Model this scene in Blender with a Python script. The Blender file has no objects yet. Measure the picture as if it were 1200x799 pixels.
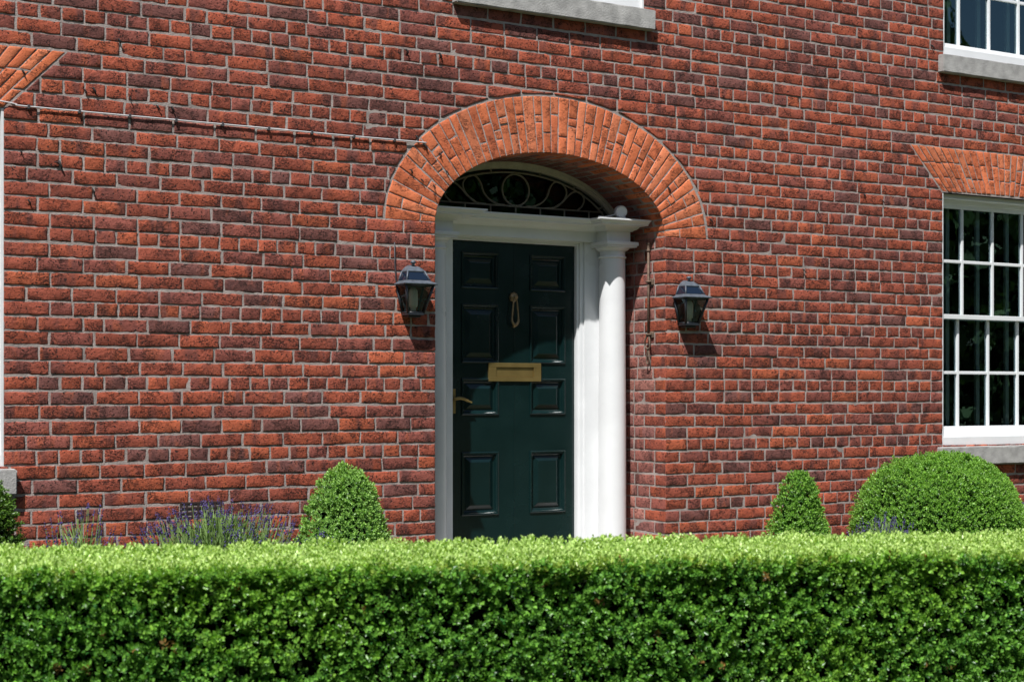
import bpy, bmesh, math, random
import numpy as np
from mathutils import Vector, Matrix

random.seed(11)
rng = np.random.default_rng(5)
S = bpy.context.scene
COL = S.collection
PI = math.pi

# ------------------------------------------------------------------ helpers
def link(name, me, parent=None, mats=()):
    o = bpy.data.objects.new(name, me)
    COL.objects.link(o)
    if me is not None:
        for m in mats:
            me.materials.append(m)
    if parent is not None:
        o.parent = parent
    return o

def tag(o, label, cat, group=None, kind=None):
    o['label'] = label
    o['category'] = cat
    if group: o['group'] = group
    if kind: o['kind'] = kind
    return o

def structure(o, kind='structure'):
    o['kind'] = kind
    return o

class MB:
    """collects vertices and faces for ONE mesh"""
    def __init__(s):
        s.v = []; s.f = []; s.m = []; s.c = []; s.sm = []
        s.mat = 0; s.col = (1, 1, 1, 1); s.smooth = False
    def vert(s, p):
        s.v.append(tuple(p)); s.c.append(s.col); return len(s.v) - 1
    def face(s, idx):
        s.f.append(tuple(idx)); s.m.append(s.mat); s.sm.append(s.smooth)
    def quad(s, a, b, c, d):
        s.face([s.vert(a), s.vert(b), s.vert(c), s.vert(d)])
    def box(s, x0, x1, y0, y1, z0, z1, bev=0.0):
        bm = bmesh.new()
        bmesh.ops.create_cube(bm, size=1)
        for v in bm.verts:
            v.co = Vector(((x0 + x1) / 2 + v.co.x * (x1 - x0), (y0 + y1) / 2 + v.co.y * (y1 - y0), (z0 + z1) / 2 + v.co.z * (z1 - z0)))
        if bev > 0:
            bmesh.ops.bevel(bm, geom=list(bm.edges), offset=bev, segments=2, affect='EDGES', profile=.6)
        s.addbm(bm); bm.free()
    def addbm(s, bm, M=None):
        base = len(s.v)
        bm.verts.index_update()
        for v in bm.verts:
            s.vert(M @ v.co if M else v.co)
        for f in bm.faces:
            s.face([base + v.index for v in f.verts])
    def tube(s, pts, r, seg=8, closed=False):
        pts = [Vector(p) for p in pts]
        n = len(pts)
        sm = s.smooth; s.smooth = True
        up = None; rings = []
        for i in range(n):
            if closed: t = pts[(i + 1) % n] - pts[i - 1]
            else: t = pts[min(i + 1, n - 1)] - pts[max(i - 1, 0)]
            t.normalize()
            if up is None:
                up = Vector((0, 0, 1)) if abs(t.z) < .9 else Vector((1, 0, 0))
            a = t.cross(up)
            if a.length < 1e-5:
                a = t.orthogonal()
            a.normalize()
            b = a.cross(t).normalized(); up = b
            rr = r[i] if isinstance(r, (list, tuple)) else r
            rings.append([s.vert(pts[i] + a * (rr * math.cos(2 * PI * k / seg)) + b * (rr * math.sin(2 * PI * k / seg))) for k in range(seg)])
        m = n if closed else n - 1
        for i in range(m):
            A, B = rings[i], rings[(i + 1) % n]
            for k in range(seg):
                s.face([A[k], A[(k + 1) % seg], B[(k + 1) % seg], B[k]])
        if not closed:
            s.face(rings[0][::-1]); s.face(rings[-1])
        s.smooth = sm
    def lathe(s, prof, cx, cy, seg=40):
        sm = s.smooth; s.smooth = True
        rings = []
        for r, z in prof:
            rings.append([s.vert((cx + r * math.cos(2 * PI * k / seg), cy + r * math.sin(2 * PI * k / seg), z)) for k in range(seg)])
        for A, B in zip(rings, rings[1:]):
            for k in range(seg):
                s.face([A[k], A[(k + 1) % seg], B[(k + 1) % seg], B[k]])
        s.smooth = sm
        s.face(rings[0][::-1]); s.face(rings[-1])
    def build(s, name, mats, parent=None, attr=False, sharp=None):
        me = bpy.data.meshes.new(name)
        me.from_pydata(s.v, [], s.f)
        if not isinstance(mats, (list, tuple)): mats = [mats]
        o = link(name, me, parent, mats)
        me.polygons.foreach_set('material_index', s.m)
        me.polygons.foreach_set('use_smooth', s.sm)
        if attr:
            a = me.attributes.new('tint', 'FLOAT_COLOR', 'POINT')
            a.data.foreach_set('color', np.array(s.c, dtype=np.float32).ravel())
        if sharp is not None:
            me.set_sharp_from_angle(angle=math.radians(sharp))
        me.update()
        return o

def catmull(P, n=8, closed=False):
    P = [np.array(p, float) for p in P]
    out = []
    N = len(P)
    for i in range(N if closed else N - 1):
        if closed: p0, p1, p2, p3 = P[i - 1], P[i], P[(i + 1) % N], P[(i + 2) % N]
        else: p0, p1, p2, p3 = P[max(i - 1, 0)], P[i], P[i + 1], P[min(i + 2, N - 1)]
        for k in range(n):
            t = k / n
            out.append(.5 * ((2 * p1) + (-p0 + p2) * t + (2 * p0 - 5 * p1 + 4 * p2 - p3) * t * t + (-p0 + 3 * p1 - 3 * p2 + p3) * t ** 3))
    if not closed: out.append(P[-1])
    return [tuple(p) for p in out]

# ------------------------------------------------------------------ materials
def newmat(name):
    m = bpy.data.materials.new(name); m.use_nodes = True
    nt = m.node_tree
    return m, nt, nt.nodes, nt.links, nt.nodes['Principled BSDF']

def simple(name, col, rough=.5, metal=0., noise=.0, nscale=20., bump=0., bscale=200., spec=.5):
    m, nt, N, L, P = newmat(name)
    P.inputs['Base Color'].default_value = (*col, 1)
    P.inputs['Roughness'].default_value = rough
    P.inputs['Metallic'].default_value = metal
    P.inputs['Specular IOR Level'].default_value = spec
    tc = N.new('ShaderNodeTexCoord')
    if noise:
        n = N.new('ShaderNodeTexNoise'); n.inputs['Scale'].default_value = nscale; n.inputs['Detail'].default_value = 6
        L.new(tc.outputs['Object'], n.inputs['Vector'])
        mx = N.new('ShaderNodeMix'); mx.data_type = 'RGBA'
        mr = N.new('ShaderNodeMapRange'); mr.inputs[1].default_value = .3; mr.inputs[2].default_value = .7
        L.new(n.outputs[0], mr.inputs[0]); L.new(mr.outputs[0], mx.inputs[0])
        mx.inputs[6].default_value = (*[c * (1 - noise) for c in col], 1)
        mx.inputs[7].default_value = (*[min(1, c * (1 + noise)) for c in col], 1)
        L.new(mx.outputs[2], P.inputs['Base Color'])
        rr = N.new('ShaderNodeMapRange'); rr.inputs[3].default_value = max(.02, rough - .12); rr.inputs[4].default_value = min(1, rough + .12)
        L.new(n.outputs[0], rr.inputs[0]); L.new(rr.outputs[0], P.inputs['Roughness'])
    if bump:
        n2 = N.new('ShaderNodeTexNoise'); n2.inputs['Scale'].default_value = bscale; n2.inputs['Detail'].default_value = 5
        L.new(tc.outputs['Object'], n2.inputs['Vector'])
        b = N.new('ShaderNodeBump'); b.inputs['Strength'].default_value = 1; b.inputs['Distance'].default_value = bump
        L.new(n2.outputs[0], b.inputs['Height']); L.new(b.outputs[0], P.inputs['Normal'])
    return m

def brick_material(name, burnt=.7, orange=.5, dirt=.5, bump=.0034, pit=.0):
    m, nt, N, L, P = newmat(name)
    P.inputs['Roughness'].default_value = .85
    P.inputs['Specular IOR Level'].default_value = .25
    at = N.new('ShaderNodeAttribute'); at.attribute_name = 'tint'
    tc = N.new('ShaderNodeTexCoord')
    # every brick has its own patch of texture: shift by the seed kept in alpha
    sc = N.new('ShaderNodeVectorMath'); sc.operation = 'SCALE'
    sc.inputs[0].default_value = (37., 11., 53.)
    L.new(at.outputs['Alpha'], sc.inputs['Scale'])
    ad = N.new('ShaderNodeVectorMath'); ad.operation = 'ADD'
    L.new(tc.outputs['Object'], ad.inputs[0]); L.new(sc.outputs[0], ad.inputs[1])
    def noise(scale, detail=5, rough=.6, vec=None, dist=0.):
        n = N.new('ShaderNodeTexNoise'); n.inputs['Scale'].default_value = scale
        n.inputs['Detail'].default_value = detail; n.inputs['Roughness'].default_value = rough
        n.inputs['Distortion'].default_value = dist
        L.new(vec or ad.outputs[0], n.inputs['Vector']); return n
    def ramp(src, a, b):
        r = N.new('ShaderNodeMapRange'); r.interpolation_type = 'SMOOTHSTEP'
        r.inputs[1].default_value = a; r.inputs[2].default_value = b
        L.new(src, r.inputs[0]); return r.outputs[0]
    def mix(fac, a, b, mode='MIX'):
        x = N.new('ShaderNodeMix'); x.data_type = 'RGBA'; x.blend_type = mode
        if isinstance(fac, float): x.inputs[0].default_value = fac
        else: L.new(fac, x.inputs[0])
        for i, q in ((6, a), (7, b)):
            if isinstance(q, tuple): x.inputs[i].default_value = q
            else: L.new(q, x.inputs[i])
        return x.outputs[2]
    def mul(src, k):
        q = N.new('ShaderNodeMath'); q.operation = 'MULTIPLY'; q.inputs[1].default_value = k
        L.new(src, q.inputs[0]); return q.outputs[0]
    mb_ = N.new('ShaderNodeMapping'); mb_.inputs['Scale'].default_value = (1., 1., .3)
    L.new(ad.outputs[0], mb_.inputs['Vector'])
    big = noise(9., 3, .5, mb_.outputs[0])
    fine = noise(60., 6, .65)
    grit = noise(420., 3, .6)
    c = mix(mul(ramp(big.outputs[0], .52, .68), burnt), at.outputs['Color'], (.12, .050, .046, 1))      # burnt patches
    big2 = noise(11., 3, .5, mb_.outputs[0], dist=.4)
    c = mix(mul(ramp(big2.outputs[0], .58, .72), orange), c, (.52, .128, .055, 1))         # bright orange patches
    c = mix(mul(ramp(fine.outputs[0], .5, .75), dirt), c, (.24, .080, .058, 1))
    v = N.new('ShaderNodeHueSaturation')
    g = N.new('ShaderNodeMapRange'); g.inputs[1].default_value = .3; g.inputs[2].default_value = .7; g.inputs[3].default_value = .72; g.inputs[4].default_value = 1.3
    L.new(grit.outputs[0], g.inputs[0]); L.new(g.outputs[0], v.inputs['Value']); L.new(c, v.inputs['Color'])
    pits = noise(95., 2, .5)
    pk = ramp(pits.outputs[0], .325 - pit, .385 - pit)
    c2 = mix(pk, (.035, .018, .016, 1), v.outputs['Color'])
    pale = noise(23., 5, .7)
    c3 = mix(mul(ramp(pale.outputs[0], .66, .78), .55), c2, (.36, .27, .23, 1))       # lime bloom
    # relief : horizontal creases of hand moulding, pits and grain
    mp = N.new('ShaderNodeMapping'); mp.inputs['Scale'].default_value = (1., 1., 2.2)
    L.new(ad.outputs[0], mp.inputs['Vector'])
    cre = noise(26., 6, .62, mp.outputs[0], 1.3)
    ab = N.new('ShaderNodeMath'); ab.operation = 'SUBTRACT'; ab.inputs[1].default_value = .5; L.new(cre.outputs[0], ab.inputs[0])
    ab2 = N.new('ShaderNodeMath'); ab2.operation = 'ABSOLUTE'; L.new(ab.outputs[0], ab2.inputs[0])
    cr = ramp(ab2.outputs[0], .008, .034)
    ckn = noise(13., 2, .5)
    inv = N.new('ShaderNodeMath'); inv.operation = 'SUBTRACT'; inv.inputs[0].default_value = 1.; L.new(cr, inv.inputs[1])
    ck = N.new('ShaderNodeMath'); ck.operation = 'MULTIPLY'; L.new(inv.outputs[0], ck.inputs[0]); L.new(ramp(ckn.outputs[0], .50, .57), ck.inputs[1])
    c4 = mix(mul(ck.outputs[0], .55 + dirt * .6), c3, (.030, .014, .012, 1))
    wn = noise(.9, 4, .6, tc.outputs['Object'])
    wr_ = N.new('ShaderNodeMapRange'); wr_.inputs[1].default_value = .3; wr_.inputs[2].default_value = .7; wr_.inputs[3].default_value = .82; wr_.inputs[4].default_value = 1.12
    L.new(wn.outputs[0], wr_.inputs[0])
    hv = N.new('ShaderNodeHueSaturation'); L.new(wr_.outputs[0], hv.inputs['Value']); L.new(c4, hv.inputs['Color']); c4 = hv.outputs[0]
    L.new(c4, P.inputs['Base Color'])
    h1m = mix(ramp(ckn.outputs[0], .46, .56), (1, 1, 1, 1), cr)
    h1 = mul(h1m, 1.7)
    s1 = N.new('ShaderNodeMath'); s1.operation = 'ADD'; L.new(h1, s1.inputs[0]); L.new(mul(pk, 1.4), s1.inputs[1])
    s2 = N.new('ShaderNodeMath'); s2.operation = 'ADD'; L.new(s1.outputs[0], s2.inputs[0]); L.new(mul(fine.outputs[0], 2.4), s2.inputs[1])
    s3 = N.new('ShaderNodeMath'); s3.operation = 'ADD'; L.new(s2.outputs[0], s3.inputs[0]); L.new(mul(grit.outputs[0], .7), s3.inputs[1])
    b = N.new('ShaderNodeBump'); b.inputs['Distance'].default_value = bump; b.inputs['Strength'].default_value = 1.
    L.new(s3.outputs[0], b.inputs['Height']); L.new(b.outputs[0], P.inputs['Normal'])
    return m

def leaf_material(name, trans=.3, rough=.42, tint=(1., 1., 1.)):
    m, nt, N, L, P = newmat(name)
    at = N.new('ShaderNodeAttribute'); at.attribute_name = 'tint'
    P.inputs['Roughness'].default_value = rough
    P.inputs['Specular IOR Level'].default_value = .4
    L.new(at.outputs['Color'], P.inputs['Base Color'])
    t = N.new('ShaderNodeBsdfTranslucent')
    hs = N.new('ShaderNodeMix'); hs.data_type = 'RGBA'; hs.blend_type = 'MULTIPLY'; hs.inputs[0].default_value = 1
    hs.inputs[7].default_value = (1.5, 1.6, .5, 1)
    L.new(at.outputs['Color'], hs.inputs[6]); L.new(hs.outputs[2], t.inputs['Color'])
    mx = N.new('ShaderNodeMixShader'); mx.inputs[0].default_value = trans
    L.new(P.outputs[0], mx.inputs[1]); L.new(t.outputs[0], mx.inputs[2])
    L.new(mx.outputs[0], N['Material Output'].inputs['Surface'])
    return m

def glass_material(name, tint=(.75, .85, .8), rough=.0, ior=1.52, wav=0., boost=2.7):
    m, nt, N, L, P = newmat(name)
    N.remove(P)
    fr = N.new('ShaderNodeFresnel'); fr.inputs['IOR'].default_value = ior
    tr = N.new('ShaderNodeBsdfTransparent'); tr.inputs['Color'].default_value = (*tint, 1)
    gl = N.new('ShaderNodeBsdfGlossy'); gl.inputs['Roughness'].default_value = rough; gl.inputs['Color'].default_value = (.62, .9, 1., 1)
    if wav:
        tc = N.new('ShaderNodeTexCoord'); n = N.new('ShaderNodeTexNoise'); n.inputs['Scale'].default_value = 7
        b = N.new('ShaderNodeBump'); b.inputs['Distance'].default_value = wav
        L.new(tc.outputs['Object'], n.inputs['Vector']); L.new(n.outputs[0], b.inputs['Height']); L.new(b.outputs[0], gl.inputs['Normal'])
    mx = N.new('ShaderNodeMixShader')
    mm = N.new('ShaderNodeMath'); mm.operation = 'MULTIPLY'; mm.inputs[1].default_value = boost; mm.use_clamp = True
    L.new(fr.outputs[0], mm.inputs[0])
    L.new(mm.outputs[0], mx.inputs[0]); L.new(tr.outputs[0], mx.inputs[1]); L.new(gl.outputs[0], mx.inputs[2])
    L.new(mx.outputs[0], N['Material Output'].inputs['Surface'])
    return m

M_brick = brick_material('brick')
M_rubbed = brick_material('rubbed orange brick', .12, .2, .10, .0016, .05)
M_mortar = simple('lime mortar', (.345, .296, .272), .95, noise=.28, nscale=14., bump=.004, bscale=130., spec=.1)
M_white = simple('white gloss paint', (.765, .775, .78), .32, noise=.055, nscale=4., bump=.0004, bscale=60.)
M_door = simple('bottle green gloss paint', (.0036, .0155, .0155), .24, noise=.12, nscale=5., bump=.0003, bscale=90.)
M_brass = simple('aged brass', (.30, .215, .075), .42, .7, noise=.08, nscale=12.)
M_dullbrass = simple('weathered brass', (.30, .22, .12), .5, .8, noise=.3, nscale=60.)
M_stone = simple('grey sill stone', (.37, .36, .345), .9, noise=.25, nscale=14., bump=.003, bscale=90., spec=.2)
M_iron = simple('rusty iron', (.16, .11, .08), .8, .3, noise=.4, nscale=70.)
M_nail = simple('black iron', (.012, .010, .010), .8)
M_lantern = simple('black lantern paint', (.020, .024, .030), .42, noise=.35, nscale=45.)
M_roofmetal = simple('weathered grey paint plus sky sheen', (.095, .115, .14), .5, .2, noise=.3, nscale=40.)  # grey lightened for sky reflection on lantern tops; vent cover's own colour too
M_bulb = simple('white lamp tube', (.72, .72, .66), .3)
M_cable = simple('pale grey cable sheath', (.58, .56, .57), .5)
M_clip = simple('dark cable clip', (.05, .05, .055), .6)
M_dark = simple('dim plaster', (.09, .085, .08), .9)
M_inner = simple('teal grey bar reflection', (.60, .72, .72), .5)  # pale teal of the mirrored sash bars, put into the colour
M_glass = glass_material('window glass', (.74, .85, .82), wav=.0006)
M_rglass = simple('dark lantern roof glass', (.008, .016, .032), .08, spec=.9)  # dark blue base colour carries the reflected sky
M_lglass = glass_material('lantern glass', (.80, .83, .80), boost=.75)
M_fglass = glass_material('fanlight glass', (.35, .42, .42), boost=.9)
M_trace = simple('cream glazing lead', (.27, .25, .18), .6, noise=.2, nscale=50.)
M_cream = simple('aged cream paint', (.60, .56, .44), .5, noise=.12, nscale=20.)
M_sensor = simple('white plastic', (.70, .70, .68), .4)
M_vent = simple('terracotta grille', (.035, .018, .015), .9, noise=.3, nscale=60.)
M_gravel = simple('lawn and gravel', (.085, .095, .045), .95, noise=.4, nscale=60., bump=.01, bscale=120.)
M_leaf = leaf_material('box leaves', .24, .33)
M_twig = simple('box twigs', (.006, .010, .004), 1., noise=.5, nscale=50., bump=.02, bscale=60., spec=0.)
M_lav = leaf_material('lavender', .2, .7)
M_tree = leaf_material('tree leaves', .15, .6)

# ------------------------------------------------------------------ brickwork
CH = .076; Z0 = .990; J = .0128
XC = .31; SPR = 2.352
AI, BI, AO, BO = .838, .469, 1.163, .809

def brick_color(kind='wall'):
    s = random.random()
    if kind == 'wall':
        k = random.random()
        if k < .34: c = (.400, .094, .050)
        elif k < .62: c = (.345, .086, .052)
        elif k < .84: c = (.280, .083, .062)
        elif k < .93: c = (.200, .078, .066)
        else: c = (.450, .110, .052)
    elif kind == 'arch':
        c = random.choice([(.62, .165, .068), (.66, .182, .078), (.58, .150, .064), (.68, .205, .095)])
    elif kind == 'dull':
        c = random.choice([(.36, .135, .110), (.30, .125, .108), (.42, .18, .145)])
    f = random.uniform(.84, 1.16)
    return tuple(x * f for x in c) + (s,)

def smooth_h():
    a = [random.uniform(-1, 1) for _ in range(4)]
    return lambda u, w: (a[0] * (u - .5) + a[1] * (w - .5)) * .0028 + a[2] * math.sin(u * 5 + a[3] * 6) * .0007

def brick_quad(mb, q, mp, kind='wall', proud=None, rough=1., back=-.012):
    """one brick face with rounded, ragged arrises; q = 4 corners (u,w) anticlockwise"""
    q = [np.array(p, float) for p in q]
    l = (np.linalg.norm(q[1] - q[0]) + np.linalg.norm(q[2] - q[3])) / 2
    h = (np.linalg.norm(q[3] - q[0]) + np.linalg.norm(q[2] - q[1])) / 2
    if l < .006 or h < .006: return
    mb.mat = 0; mb.smooth = True; mb.col = brick_color(kind)
    nx = max(3, int(l / .026) + 2); nz = max(3, int(h / .018) + 1)
    def ts(n, size):
        e = min(.0045 / size, .2)
        return [0.] + [e + (1 - 2 * e) * i / (n - 2) for i in range(n - 1)] + [1.]
    us, ws = ts(nx, l), ts(nz, h)
    pr = random.uniform(.0006, .0042) if proud is None else proud
    hf = smooth_h()
    idx = []
    lx, lz = len(us), len(ws)
    low = [random.uniform(-.0018, .0018) * rough for _ in range(2 * (lx + lz))]
    for j, w in enumerate(ws):
        row = []
        for i, u in enumerate(us):
            p = (q[0] * (1 - u) + q[1] * u) * (1 - w) + (q[3] * (1 - u) + q[2] * u) * w
            edge = i in (0, lx - 1) or j in (0, lz - 1)
            jit = .0012 * rough
            if edge:
                jit = .0016 * rough
            p = p + np.array([random.uniform(-jit, jit), random.uniform(-jit, jit)])
            hh = pr + hf(u, w) + random.uniform(-.0005, .0005) * rough
            if edge:
                hh -= random.uniform(.0008, .0020)
                if random.random() < .03 * rough: hh -= .002
            row.append(mb.vert(mp(p[0], p[1], hh)))
        idx.append(row)
    for j in range(lz - 1):
        for i in range(lx - 1):
            mb.face([idx[j][i], idx[j][i + 1], idx[j + 1][i + 1], idx[j + 1][i]])
    ring = [idx[0][i] for i in range(lx)] + [idx[j][-1] for j in range(1, lz)] + [idx[-1][i] for i in range(lx - 2, -1, -1)] + [idx[j][0] for j in range(lz - 2, 0, -1)]
    # skirt into the mortar
    base = []
    for j, w in ((0, 0.), (1, 1.)): pass
    bk = []
    for k in ring:
        bk.append(None)
    coords = []
    for i in range(lx): coords.append((us[i], 0.))
    for j in range(1, lz): coords.append((1., ws[j]))
    for i in range(lx - 2, -1, -1): coords.append((us[i], 1.))
    for j in range(lz - 2, 0, -1): coords.append((0., ws[j]))
    for k, (u, w) in enumerate(coords):
        p = (q[0] * (1 - u) + q[1] * u) * (1 - w) + (q[3] * (1 - u) + q[2] * u) * w
        bk[k] = mb.vert(mp(p[0], p[1], back))
    n = len(ring)
    for k in range(n):
        mb.face([ring[k], bk[k], bk[(k + 1) % n], ring[(k + 1) % n]])

def brick_poly(mb, poly, mp, kind='wall'):
    """a cut brick: any convex outline"""
    pts = []
    n = len(poly)
    for i in range(n):
        a, b = np.array(poly[i]), np.array(poly[(i + 1) % n])
        d = np.linalg.norm(b - a)
        k = max(1, int(d / .03))
        for t in range(k):
            pts.append(a + (b - a) * t / k)
    c = sum(pts) / len(pts)
    mb.mat = 0; mb.smooth = True; mb.col = brick_color(kind)
    pr = random.uniform(.0025, .006)
    o = []; r1 = []; r2 = []; bk = []
    for p in pts:
        d = c - p; L = np.linalg.norm(d) + 1e-6
        j = np.array([random.uniform(-.0015, .0015), random.uniform(-.0015, .0015)])
        o.append(mb.vert(mp(p[0] + j[0], p[1] + j[1], pr - .0028)))
        a = p + d / L * min(.005, L * .3); r1.append(mb.vert(mp(a[0], a[1], pr + random.uniform(-.0005, .0005))))
        a = p + d * .5; r2.append(mb.vert(mp(a[0], a[1], pr + random.uniform(-.0005, .0008))))
        bk.append(mb.vert(mp(p[0], p[1], -.012)))
    cc = mb.vert(mp(c[0], c[1], pr))
    m = len(pts)
    for i in range(m):
        k = (i + 1) % m
        mb.face([bk[i], bk[k], o[k], o[i]]); mb.face([o[i], o[k], r1[k], r1[i]])
        mb.face([r1[i], r1[k], r2[k], r2[i]]); mb.face([r2[i], r2[k], cc])

def clip(poly, px, pz, nx, nz):
    """keep the side where (p - P).n >= 0"""
    out = []
    n = len(poly)
    for i in range(n):
        a, b = poly[i], poly[(i + 1) % n]
        da = (a[0] - px) * nx + (a[1] - pz) * nz; db = (b[0] - px) * nx + (b[1] - pz) * nz
        if da >= 0: out.append(a)
        if (da >= 0) != (db >= 0):
            t = da / (da - db); out.append((a[0] + (b[0] - a[0]) * t, a[1] + (b[1] - a[1]) * t))
    return out

def area(p):
    return abs(sum(p[i][0] * p[(i + 1) % len(p)][1] - p[(i + 1) % len(p)][0] * p[i][1] for i in range(len(p)))) / 2

WX0, WX1, WTOP = -5.2, 6.4, 5.76
HW = .67
GZ0, GZ1 = .985, 2.795            # ground floor window opening
UZ0, UZ1 = 3.785, 5.595           # upper window opening
WIN = [(-3.68, GZ0, GZ1), (4.28, GZ0, GZ1), (.31, UZ0, UZ1), (4.29, UZ0, UZ1)]
AH = .316                          # height of the flat arches
FLAT = [(-3.68, GZ1), (4.28, GZ1)]
VENT = (-2.09, -1.84, .690, .768)
front = lambda u, w, h: (u, -h, w)

wall = MB()
nrow = int((WTOP + .0) / CH) + 2
k0 = -int(Z0 / CH)
for k in range(k0, k0 + nrow):
    za, zb = Z0 + k * CH + J / 2, Z0 + (k + 1) * CH - J / 2
    zm = (za + zb) / 2
    if zb > WTOP or zb < .01: continue
    za = max(za, .005)
    gaps = []
    if zm < SPR: gaps.append((XC - AI, XC + AI))
    for (c, a, b) in WIN:
        if zb > a + .003 and zm < b: gaps.append((c - HW, c + HW))
    if VENT[2] - .02 < zm < VENT[3] + .02: gaps.append((VENT[0], VENT[1]))
    gaps.sort()
    segs = []; x = WX0
    for g in gaps:
        segs.append((x, g[0])); x = g[1]
    segs.append((x, WX1))
    header = (k % 5 == 0)
    wob = [random.uniform(-.0022, .0022) for _ in range(40)]
    wave = lambda x, s=random.uniform(0, 9), a=random.uniform(.001, .003): a * math.sin(x * 1.7 + s)
    for (sa, sb) in segs:
        x = sa
        at_open_l = sa > WX0; 
        first = True
        bl = []
        while x < sb - .02:
            if header: L = .104
            else: L = .222 if random.random() > .035 else .104
            if first:
                if header: L = .222 if at_open_l and random.random() < .6 else .160
                elif k % 2: L = .104 if not at_open_l else random.choice([.104, .165])
                first = False
            L += random.uniform(-.006, .006)
            rest = sb - (x + L)
            if rest < .05:
                if rest > 0 or L > sb - x: L = sb - x
            elif rest < .11 and not header:
                L = (sb - x - J) * .5
            bl.append((x, min(x + L, sb)))
            x += L + J * random.uniform(.8, 1.15)
        for (xa, xb) in bl:
            if xb - xa < .025: continue
            xm = (xa + xb) / 2
            dz = wave(xm); t = random.uniform(-.0012, .0012)
            poly = [(xa, za + dz - t), (xb, za + dz + t), (xb, zb + dz + t), (xa, zb + dz - t)]
            cut = False; dead = False
            # outer ring of the door arch
            if zm > SPR - .005 and abs(xm - XC) < AO + .15 and zm < SPR + BO + .12:
                cx_, cz_ = xm - XC, max(zm - SPR, .0)
                # nearest direction on the ellipse
                best = min((((AO + .016) * math.cos(t_) - cx_) ** 2 + ((BO + .016) * math.sin(t_) - cz_) ** 2, t_) for t_ in [i * PI / 240 for i in range(241)])
                t_ = best[1]
                ex, ez = XC + (AO + .016) * math.cos(t_), SPR + (BO + .016) * math.sin(t_)
                nx_, nz_ = math.cos(t_) / AO, math.sin(t_) / BO
                inside = (cx_ / (AO + .016)) ** 2 + (cz_ / (BO + .016)) ** 2 < 1
                p2 = clip(poly, ex, ez, nx_, nz_)
                if len(p2) < 3 or area(p2) < .0009: dead = True
                elif abs(area(p2) - area(poly)) > 1e-6: poly = p2; cut = True
            for (fc, fz) in FLAT:
                if zb > fz - .01 and za < fz + AH + .01 and abs(xm - fc) < HW + AH + .2:
                    if zm > fz + AH: 
                        p2 = clip(poly, fc, fz + AH + .006, 0, 1)
                    else:
                        sg = 1 if xm > fc else -1
                        # skewback from (fc+sg*HW, fz) outward to (fc+sg*(HW+.303), fz+AH)
                        nx_, nz_ = sg * AH, -.312
                        ln = math.hypot(nx_, nz_)
                        p2 = clip(poly, fc + sg * (HW + .010), fz, nx_ / ln, nz_ / ln)
                        if len(p2) >= 3 and zb > fz + AH:
                            # part of the course may run above the arch
                            pass
                    if len(p2) < 3 or area(p2) < .0009: dead = True
                    elif abs(area(p2) - area(poly)) > 1e-6: poly = p2; cut = True
            if dead: continue
            if cut: brick_poly(wall, poly, front)
            else: brick_quad(wall, poly, front, rough=1.55)

# reveals of the door opening and soffit of its arch
DEP = .44
XR, XL = XC + AI, XC - AI
for side in (1, -1):
    X = XC + side * AI
    mp = (lambda u, w, h, X=X, s=side: (X - s * h, u, w))
    for k in range(k0, 18):
        za, zb = Z0 + k * CH + J / 2, Z0 + (k + 1) * CH - J / 2
        if zb < .01 or zb > SPR + .01: continue
        za = max(za, .005)
        cuts = [.0, .108, .222 + .108, .45] if k % 2 else [.0, .222, .34, .45]
        if random.random() < .3: cuts = [.0, random.uniform(.1, .18), random.uniform(.26, .34), .45]
        for i in range(3):
            a, b = cuts[i] + (J if i else .0), cuts[i + 1]
            q = [(a, za), (b, za), (b, zb), (a, zb)]
            if side > 0: q = [(b, za), (a, za), (a, zb), (b, zb)]
            brick_quad(wall, q, mp, 'dull' if i else 'wall')
# mortar bed : one sheet with the openings left out
wall.mat = 1; wall.smooth = False; wall.col = (1, 1, 1, 1)
xs = {WX0, WX1}
for (c, a, b) in WIN: xs |= {c - HW, c + HW}
NA = 72
arch_t = [PI * i / NA for i in range(NA + 1)]
arch_x = [XC + AI * math.cos(t) for t in arch_t]
xs |= set(arch_x)
xs = sorted(xs)
def arch_z(x):
    u = max(-1., min(1., (x - XC) / AI)); return SPR + BI * math.sqrt(max(0, 1 - u * u))
for xa, xb in zip(xs, xs[1:]):
    if xb - xa < 1e-6: continue
    xm = (xa + xb) / 2
    holes = [((a, a), (b, b)) for (c, a, b) in WIN if abs(xm - c) < HW]
    if abs(xm - XC) < AI: holes.append(((0., 0.), (arch_z(xa), arch_z(xb))))
    holes.sort()
    lo = (0., 0.)
    for h in holes + [((WTOP, WTOP), None)]:
        if h[0][0] > lo[0] + 1e-6 or h[0][1] > lo[1] + 1e-6:
            wall.quad((xa, .0012, lo[0]), (xb, .0012, lo[1]), (xb, .0012, h[0][1]), (xa, .0012, h[0][0]))
        if h[1]: lo = h[1]
# mortar behind reveal bricks and soffit bricks
for side in (1, -1):
    X = XC + side * (AI + .0006)
    p = [(X, .0006, 0), (X, .6, 0), (X, .6, SPR), (X, .0006, SPR)]
    wall.quad(*(p if side > 0 else p[::-1]))
e = .0008
for i in range(NA):
    t0, t1 = arch_t[i], arch_t[i + 1]
    f = lambda t, y: (XC + (AI + e) * math.cos(t), y, SPR + (BI + e) * math.sin(t))
    wall.quad(f(t0, .0006), f(t0, .6), f(t1, .6), f(t1, .0006))

# ------------------------------------------------------------------ the house
house = tag(link('brick_house', None), 'red brick Georgian house front with an arched doorway and white sash windows', 'house')
wall_o = wall.build('wall', [M_brick, M_mortar], house, attr=True)

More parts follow.
